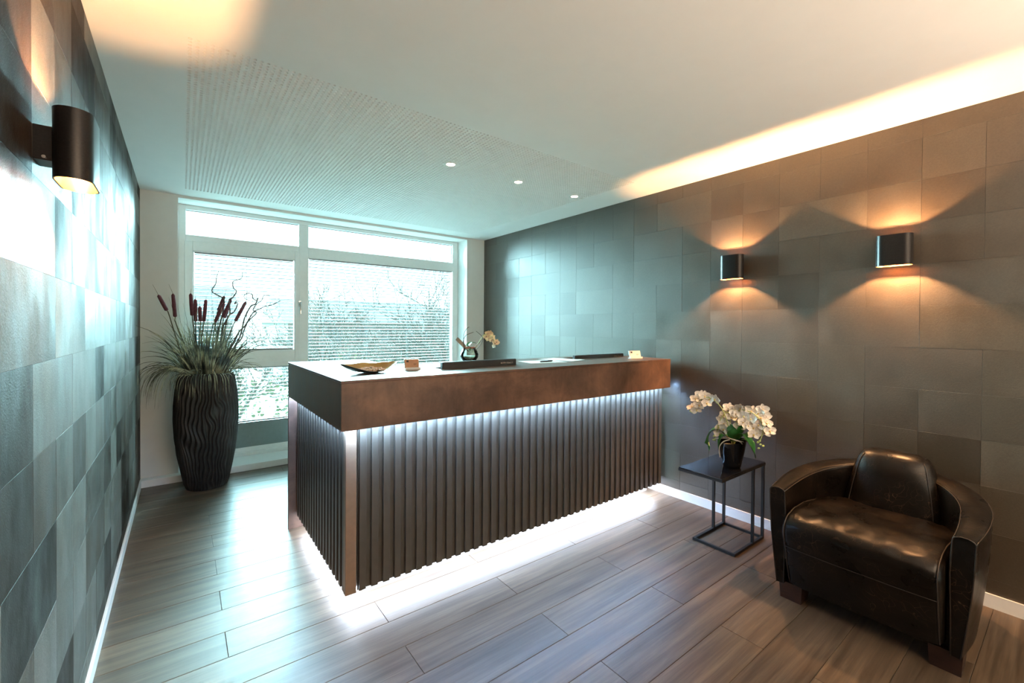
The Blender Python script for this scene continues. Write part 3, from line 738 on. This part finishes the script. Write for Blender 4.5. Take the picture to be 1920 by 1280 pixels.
heads = [[(-.189, 4.55, 1.721), (-.153, 4.55, 1.638), (-.098, 4.55, 1.51)], [(-.087, 4.6, 1.731), (-.06, 4.6, 1.655), (-.045, 4.6, 1.459)], [(.063, 4.62, 1.704), (.059, 4.62, 1.664), (.07, 4.62, 1.473)],
         [(.09, 4.55, 1.654), (.09, 4.55, 1.615), (.092, 4.55, 1.422)], [(.12, 4.6, 1.595), (.122, 4.6, 1.556), (.126, 4.6, 1.423)], [(.17, 4.65, 1.648), (.167, 4.65, 1.619), (.152, 4.65, 1.423)],
         [(.321, 4.7, 1.724), (.304, 4.7, 1.657), (.259, 4.7, 1.519)], [(.318, 4.55, 1.625), (.294, 4.55, 1.588), (.225, 4.55, 1.416)], [(.371, 4.66, 1.649), (.353, 4.66, 1.628), (.291, 4.66, 1.466)],
         [(.471, 4.6, 1.676), (.461, 4.6, 1.609), (.38, 4.6, 1.43)], [(.347, 4.72, 1.593), (.337, 4.72, 1.559), (.305, 4.72, 1.459)]]
cl = ['leftmost cattail, leaning left over the wall', 'second cattail from the left, almost upright', 'third cattail from the left, rising tall at the window edge', 'fourth cattail from the left, thick and upright',
      'shortest upright cattail in the middle of the vase', 'sixth cattail from the left, tilted slightly right', 'cattail leaning right, highest of the right-hand bunch', 'thick cattail leaning right in front of the right-hand bunch',
      'cattail leaning right behind the thick one', 'rightmost cattail, leaning far right before the blind', 'short cattail low in the right-hand bunch']
for (sp, tp_, bt), lab in zip(heads, cl):
    t = thing('cattail', lab, 'dried flower', (VX, VY, .91), 'cattails in the floor vase'); rv = lambda p: Vector(p) - Vector((VX, VY, .91))
    a, b = rv(bt), rv(tp_); d = b - a
    MB().tube([a, a + d * .04, a + d * .5, a + d * .93, b], [.004, .0135, .0145, .0125, .004], 10).build('seed_head', m_cat, t, smooth=50)
    root = Vector((a.x * .35 + random.uniform(-.04, .04), (bt[1] - VY) * .5 + random.uniform(-.03, .03), .0))
    mid = (root + a) / 2 + Vector((-.01, 0, .03)); q3 = a - d * .6
    MB().tube(interp([root, mid, a - d * .25, a], 8), .0042, 5).build('stem', m_stem, t, smooth=True)
    MB().tube([b, (b + rv(sp)) / 2, rv(sp)], [.002, .0014, .0008], 4).build('tip_spike', m_stem, t)
wil = [[(.263, 4.68, 1.882), (.245, 4.68, 1.822), (.242, 4.68, 1.77), (.211, 4.68, 1.701), (.239, 4.68, 1.67), (.27, 4.68, 1.652), (.301, 4.68, 1.624), (.29, 4.67, 1.50), (.25, 4.65, 1.30), (.22, 4.64, .93)],
       [(.435, 4.6, 1.872), (.427, 4.6, 1.817), (.364, 4.6, 1.786), (.367, 4.6, 1.727), (.389, 4.6, 1.699), (.361, 4.6, 1.642), (.333, 4.6, 1.614), (.34, 4.6, 1.50), (.29, 4.6, 1.38), (.26, 4.6, 1.15), (.22, 4.6, .93)],
       [(.519, 4.62, 1.618), (.46, 4.62, 1.634), (.451, 4.62, 1.668), (.48, 4.62, 1.687), (.513, 4.62, 1.678), (.519, 4.62, 1.641), (.549, 4.62, 1.626), (.559, 4.62, 1.65), (.539, 4.62, 1.592), (.50, 4.62, 1.567), (.45, 4.62, 1.45), (.42, 4.62, 1.30), (.33, 4.62, 1.1), (.27, 4.62, .93)],
       [(.666, 4.58, 1.664), (.604, 4.58, 1.673), (.584, 4.58, 1.626), (.544, 4.58, 1.59), (.515, 4.58, 1.532), (.544, 4.58, 1.51), (.476, 4.58, 1.43), (.441, 4.58, 1.339), (.428, 4.58, 1.283), (.38, 4.58, 1.206), (.34, 4.58, 1.08), (.28, 4.58, .93)],
       [(.738, 4.55, 1.631), (.672, 4.55, 1.589), (.611, 4.55, 1.573), (.571, 4.55, 1.549), (.511, 4.55, 1.509), (.453, 4.55, 1.396), (.406, 4.55, 1.34), (.378, 4.55, 1.273), (.322, 4.55, 1.142), (.27, 4.56, .93)],
       [(.516, 4.5, 1.228), (.468, 4.5, 1.251), (.445, 4.5, 1.219), (.411, 4.5, 1.197), (.374, 4.5, 1.143), (.32, 4.52, 1.08), (.26, 4.54, .93)],
       [(.392, 4.5, 1.626), (.364, 4.5, 1.581), (.392, 4.5, 1.593), (.364, 4.5, 1.515), (.318, 4.5, 1.471), (.30, 4.5, 1.384), (.282, 4.52, 1.254), (.23, 4.54, .93)]]
wlb = ['curly willow twig farthest left, reaching to the top before the blind', 'curly willow twig with a zigzag tip high in the middle', 'curly willow twig ending in a loop at the upper right', 'curly willow twig with a hooked tip, second from the right end',
       'longest curly willow twig, reaching farthest right', 'lowest curly willow twig, curling out at the vase rim', 'curly willow twig with a forked curl among the cattails']
for pts, lab in zip(wil, wlb):
    m = len(pts); ip = interp(pts, 3 * m); rr = [.0022 + .0048 * (i / (3 * m)) ** .8 for i in range(3 * m + 1)]
    mb = MB().tube([p - Vector((VX, VY, .91)) for p in ip], rr, 6)
    rg = random.Random(m)
    for q in range(5):
        k = rg.randrange(3, 2 * m); p = ip[k] - Vector((VX, VY, .91)); pts2 = [p]; dv = Vector((rg.uniform(-.3, 1), rg.uniform(-.3, .3), rg.uniform(.2, 1))).normalized()
        for s_ in range(5):
            dv = (dv + Vector((rg.gauss(0, .6), rg.gauss(0, .3), rg.gauss(0, .6)))).normalized(); pts2.append(pts2[-1] + dv * .022)
        mb.tube(interp(pts2, 10), [.0018 - .0012 * i / 10 for i in range(11)], 4)
    mb.build('willow_twig', m_willow, None, loc=(VX, VY, .91), smooth=True, label=lab, category='twig', group='curly willow twigs in the floor vase')
# dried grass
gm = MB(); rg = random.Random(4)
def blade(p0, dirv, L, droop, W, seg=9):
    p = Vector(p0); d = Vector(dirv).normalized(); pts = [p.copy()]; st_ = L / seg
    for i in range(seg):
        d = (d + Vector((rg.gauss(0, .03), rg.gauss(0, .03), -droop * (i + 1) / seg))).normalized(); p = p + d * st_
        hmin = .02
        p.x = max(p.x, XL + .012 - VX); p.y = min(p.y, .24); pts.append(p.copy())
    P = []
    for i, q in enumerate(pts):
        t = i / seg; dd = (pts[min(i + 1, seg)] - pts[max(i - 1, 0)]).normalized(); sd = dd.cross(Vector((.6, -.8, .1)))
        sd = sd.normalized() if sd.length > .1 else Vector((.8, .6, 0)); w2 = W * (1 - t ** 2) + .0004
        P.append([q - sd * w2, q + sd * w2])
    gm.grid(P)
for k in range(430):
    a = rg.random() * 2 * PI; r = .13 * math.sqrt(rg.random()); ou = rg.random() ** 1.3 * .62
    blade((r * math.cos(a), r * math.sin(a), .0), (math.cos(a) * ou, math.sin(a) * ou, 1), rg.uniform(.30, .56) + (.2 if rg.random() < .12 else 0), rg.uniform(.02, .18) + ou * .2, rg.uniform(.0022, .0048))
for k in range(80):
    a = rg.random() * 2 * PI; r = .15
    if rg.random() < .4: a = PI + rg.gauss(0, .8)
    blade((r * math.cos(a), r * math.sin(a), .05), (math.cos(a) * 1.1, math.sin(a) * 1.1, 1.0), rg.uniform(.35, .58), rg.uniform(.45, .9), rg.uniform(.0014, .003), 12)
for k in range(26):
    a = -1.8 + rg.gauss(0, .8); blade((.17 * math.cos(a), .17 * math.sin(a), .05), (math.cos(a), math.sin(a), .9), rg.uniform(.2, .3), rg.uniform(.9, 1.3), .003, 12)
gm.build('dried_grass', m_grass, None, loc=(VX, VY, .91), label='bushy tuft of dried green and straw grass filling the black floor vase', category='dried grass', kind='stuff')

# ------------------------------------------------------------------ armchair
CY = .622
ac = thing('armchair', 'worn black leather tub armchair with dark wooden feet', 'armchair', (2.85, CY, 0))
def outline():
    pts = []
    def se(th, a, b, n):
        c, s_ = math.cos(th), math.sin(th); return (abs(c) ** (2 / n) * a * (1 if c > 0 else -1), abs(s_) ** (2 / n) * b * (1 if s_ > 0 else -1))
    for i in range(6): t = i / 6; pts.append((2.462 + t * .24, .375 + .018 * math.sin(t * PI / 2), t * .25))
    for i in range(15):
        th = PI / 2 * (1 - i / 14); x, yv = se(th, .50, .393, 2.35); pts.append((2.70 + x, yv, .25 + .75 * i / 14))
    full = [(x, yv, t) for x, yv, t in pts] + [(x, -yv, t) for x, yv, t in reversed(pts[:-1])]
    return full
OL = outline(); nO = len(OL)
def norm_at(i):
    a = Vector(OL[max(i - 1, 0)][:2]); b = Vector(OL[min(i + 1, nO - 1)][:2]); d = (b - a).normalized(); return Vector((-d.y, d.x)) * -1   # inward
secs = []
for i, (x, yv, t) in enumerate(OL):
    nrm = norm_at(i)
    if nrm.dot(Vector((2.75 - x, -yv))) < 0: nrm = -nrm
    th = .070 + .045 * math.sin(min(1, t * 1.5) * PI / 2) + (.0 if t < .8 else .02)
    zt = .572 + .085 * (t ** 1.2) + .010 * math.sin(t * PI)
    lean = .040; z0 = .088; r = .018; sec = []
    def pt(off, z):
        k = 1 - (z - z0) / (zt - z0); o = off + lean * k * (1 if off < th * .9 else 0.0)
        return (x + nrm.x * o - 2.85, yv + nrm.y * o, z)
    sec = [pt(.0, z0), pt(-.004, .2), pt(-.007, .35), pt(-.004, .48), pt(.0, zt - r)]
    for q_ in range(1, 4): a = PI / 2 * q_ / 4; sec.append(pt(r - r * math.cos(a), zt - r + r * math.sin(a)))
    sec += [pt(th * .35, zt + .004), pt(th * .65, zt + .004)]
    for q_ in range(1, 4): a = PI / 2 * q_ / 4; sec.append(pt(th - r + r * math.sin(a), zt - r + r * math.cos(a)))
    sec += [pt(th, zt - r - .005), pt(th + .006, .42), pt(th + .002, .25), pt(th, z0)]
    secs.append(sec)
MB().grid(secs, closed_v=True, caps=True).build('arm_and_back_shell', m_leather, ac, smooth=50)
for e in (0, -1):
    sgn = -1 if e == 0 else 1
    MB().tube([Vector(p) + Vector((-.001, 0, 0)) for p in secs[e]], .0028, 6).build('piping', m_stitch, ac, smooth=True)
for col in (5, 12):
    MB().tube([Vector(s_[col]) + Vector((0, 0, .001)) for s_ in secs], .0022, 5).build('piping', m_stitch, ac, smooth=True)
# seat cushion with waterfall front
prof = [(2.475, .100), (2.452, .16), (2.432, .23), (2.412, .31), (2.396, .37), (2.396, .415), (2.420, .448), (2.47, .466), (2.56, .474), (2.68, .470), (2.80, .460), (2.92, .445), (3.02, .42), (3.03, .30), (2.95, .12), (2.7, .10)]
prof = interp([(a, 0, b) for a, b in prof], 60)
cxp, czp = 2.70, .28
NV = 34; P = []
for j in range(NV + 1):
    v = -1 + 2 * j / NV; v = math.copysign(abs(v) ** .8, v) if abs(v) < 1 else v
    s_ = max(0, 1 - abs(v) ** 9) ** (1 / 3.2); s_ = .80 + .20 * s_
    yv = v * .290; row = []
    for p in prof:
        x = cxp + (p.x - cxp) * (1 - (1 - s_) * .28); z = czp + (p.z - czp) * (1 - (1 - s_) * .55)
        if p.z > .36:
            c1 = noise.noise(Vector((x * 7, yv * 15, 1.3))) * .010 + noise.noise(Vector((x * 26 + yv * 10, yv * 22, 4))) * .005
            z += c1 + .010 * (1 - v * v); x -= .006 * (1 - v * v)
        else: x += noise.noise(Vector((z * 9, yv * 8, 7))) * .006 - .010 * (1 - v * v) * (1 if x < 2.6 else 0)
        row.append((x - 2.85, yv + .003, z))
    P.append(row)
MB().grid(P, closed_v=False, caps=True).build('seat_cushion', m_leather, ac, smooth=60)
for j in (1, NV - 1):
    MB().tube([Vector(P[j][i]) * 1.0 + Vector((-.002, math.copysign(.001, P[j][i][1]), .002)) for i in range(0, 50)], .003, 6).build('piping', m_stitch, ac, smooth=True)
MB().tube([Vector(P[j][12]) + Vector((-.003, 0, 0)) for j in range(1, NV)], .0018, 5).build('seam', m_stitch, ac, smooth=True)
# back cushion
P = []; NUc, NVc = 36, 26
for j in range(NVc + 1):
    t = j / NVc; z = .40 + .335 * t
    hw = (.205 - .062 * t ** 1.5) * (max(0.0, 1 - max(0, (t - .80) / .20) ** 2.6) ** .5 * .34 + .66)
    dp = .080 * (max(0.0, 1 - max(0, (t - .66) / .34) ** 2.2) ** .5 * .75 + .12) * (1 if t > .1 else .6 + 4 * t)
    cx = 3.005 + .075 * t; row = []
    for i in range(NUc):
        a = 2 * PI * i / NUc; n_ = 3.2; c, s_ = math.cos(a), math.sin(a)
        X = abs(c) ** (2 / n_) * dp * (1 if c > 0 else -1); Y = abs(s_) ** (2 / n_) * hw * (1 if s_ > 0 else -1)
        if c < 0: X -= .018 * (1 - (Y / (hw + 1e-6)) ** 2)
        row.append((cx + X - 2.85 + .005 * noise.noise(Vector((Y * 9, z * 9, 2))), Y - .004, z + .006 * (1 - (Y / .2) ** 2) * t))
    P.append(row)
MB().grid(P, closed_v=True, caps=True).build('back_cushion', m_leather, ac, smooth=60)
for sy in (1, -1):
    idx = [i for i in range(NUc) if abs(2 * PI * i / NUc - (PI - sy * .95)) < .09][:1]
    if idx: MB().tube([Vector(P[j][idx[0]]) + Vector((-.002, sy * .001, 0)) for j in range(0, NVc - 1)], .0026, 5).build('piping', m_stitch, ac, smooth=True)
MB().box(2.52 - 2.85, 3.08 - 2.85, -.30, .30, .095, .30).build('seat_base', m_leather, ac)
def foot(x, yv, w, d):
    b = MB().box(-d / 2, d / 2, -w / 2, w / 2, 0, .09)
    b.v = [(a * (1 if c > .01 else .9), bb * (1 if c > .01 else .9), c) for a, bb, c in b.v]
    b.build('foot', m_dwood, ac, loc=(x - 2.85, yv - CY, 0))
foot(2.545, .905, .105, .105); foot(2.545, .335, .105, .105); foot(3.08, .86, .10, .10); foot(3.08, .385, .10, .10)

# ------------------------------------------------------------------ outside
m_gr = plain('meadow', (.23, .27, .19), .95, var=.3, nscale=.6)
m_bk = plain('tree_bark_grey', (.11, .115, .105), .9, var=.2, nscale=4)
m_h1 = plain('house_render', (.22, .235, .24), .9, var=.04); m_rf = plain('house_roof', (.12, .13, .135), .9, var=.1); m_wn = plain('house_window', (.12, .15, .17), .2)
m_bush = plain('hedge_green', (.17, .21, .13), .95, var=.35, nscale=3)
MB().box(-60, 90, 5.6, 160, -4.3, -4.0).build('ground', m_gr, **st)
def tree(x, y, h, seed, label, spread=.5):
    rg = random.Random(seed); base = Vector((x, y, -4.0)); mb = MB()
    def grow(p, d, L, r, lev):
        n = 4; pts = [p.copy()]; rr = [r]; q_ = p.copy(); dd = d.copy()
        for i in range(n):
            dd = (dd + Vector((rg.gauss(0, .12), rg.gauss(0, .12), rg.gauss(.03, .08)))).normalized(); q_ = q_ + dd * (L / n); pts.append(q_.copy()); rr.append(max(.011, r * (1 - .5 * (i + 1) / n)))
        mb.tube([v - base for v in pts], rr, 5 if lev < 2 else 3, cap=False)
        if lev >= 5: return
        for k in range(3 if lev > 0 else 5):
            t = rg.uniform(.45, 1.0) if lev == 0 else rg.uniform(.25, 1.0); i = min(n - 1, int(t * n)); pp_ = pts[i].lerp(pts[i + 1], t * n - i)
            ax = Vector((rg.gauss(0, 1), rg.gauss(0, 1), rg.gauss(0, .5))).normalized(); nd = (dd + ax * rg.uniform(.5, .95)).normalized()
            grow(pp_, nd, L * rg.uniform(.55, .74), r * .5, lev + 1)
    grow(base, Vector((0, 0, 1)), h * .42, h * .016, 0)
    mb.build('bare_tree', m_bk, None, loc=base, label=label, category='tree', group='bare trees outside the window')
tree(7.4, 12.6, 10.0, 1, 'tall bare tree outside at the right edge of the wide pane')
tree(5.2, 12.0, 8.0, 2, 'bare tree outside in the middle of the wide pane')
tree(3.7, 13.5, 7.4, 3, 'bare tree outside behind the left half of the wide pane')
tree(8.6, 16.5, 9.5, 4, 'bare tree farther off outside, half hidden by the tallest one')
tree(2.0, 17.0, 7.0, 5, 'bare tree outside seen through the opening sash')
tree(6.2, 19, 8.5, 8, 'distant bare tree outside between the nearer crowns')
tree(8.4, 13.6, 9.0, 12, 'bare tree outside close to the right jamb, lower crown')
tree(4.6, 16.5, 8.0, 13, 'slender bare tree outside behind the middle one')
def house(x, y, w_, d_, hw_, rot, label):
    t = thing('house', label, 'house', (x, y, -4), 'houses across the meadow', (0, 0, rot))
    MB().box(-w_ / 2, w_ / 2, -d_ / 2, d_ / 2, 0, hw_).build('wall', m_h1, t)
    MB().add([(-w_ / 2 - .4, -d_ / 2 - .4, hw_), (w_ / 2 + .4, -d_ / 2 - .4, hw_), (w_ / 2 + .4, d_ / 2 + .4, hw_), (-w_ / 2 - .4, d_ / 2 + .4, hw_), (-w_ / 2 - .4, 0, hw_ + 2.4), (w_ / 2 + .4, 0, hw_ + 2.4)],
             [(0, 1, 5, 4), (2, 3, 4, 5), (0, 4, 3), (1, 2, 5), (3, 2, 1, 0)]).build('roof', m_rf, t)
    for fz in (1.2, 3.9):
        if fz + 1.3 > hw_: continue
        for k in range(int(w_ / 2.6)):
            MB().box(-w_ / 2 + .9 + k * 2.6, -w_ / 2 + 2.1 + k * 2.6, -d_ / 2 - .05, -d_ / 2 + .05, fz, fz + 1.3).build('window', m_wn, t)
house(15, 48, 16, 9, 5.6, .1, 'pale house behind the bare trees, seen at the middle of the wide pane')
house(34, 58, 14, 9, 5.6, -.2, 'pale house at the right of the wide pane behind the crowns')
house(-1.5, 36, 8, 8, 5.6, 0, 'pale house seen through the opening sash and low pane')
# hedges: leafy masses nobody could count
rg = random.Random(31)
def hedge(x, y, w_, h_, label, n=900):
    mb = MB()
    for k in range(n):
        a = rg.random() * 2 * PI; b = math.acos(rg.uniform(0, 1)); r = rg.uniform(.75, 1.02)
        c = Vector((math.cos(a) * math.sin(b) * w_ * r, math.sin(a) * math.sin(b) * w_ * .5 * r, math.cos(b) * h_ * r)); s_ = rg.uniform(.08, .22)
        u = Vector((rg.gauss(0, 1), rg.gauss(0, 1), rg.gauss(0, 1))).normalized(); v = u.cross(Vector((0, 0, 1))).normalized()
        mb.add([c - u * s_, c - v * s_ * .6, c + u * s_, c + v * s_ * .6], [(0, 1, 2, 3)])
    mb.build('shrub', m_bush, None, loc=(x, y, -4), label=label, category='shrub', group='shrubs in the meadow')
hedge(2.2, 20, 3.6, 3.4, 'low green shrub outside left of the mullion'); hedge(8.0, 26, 4.0, 4.0, 'broad green shrub outside in the middle of the meadow'); hedge(15.5, 22, 4.2, 4.6, 'green shrub outside at the right of the wide pane')
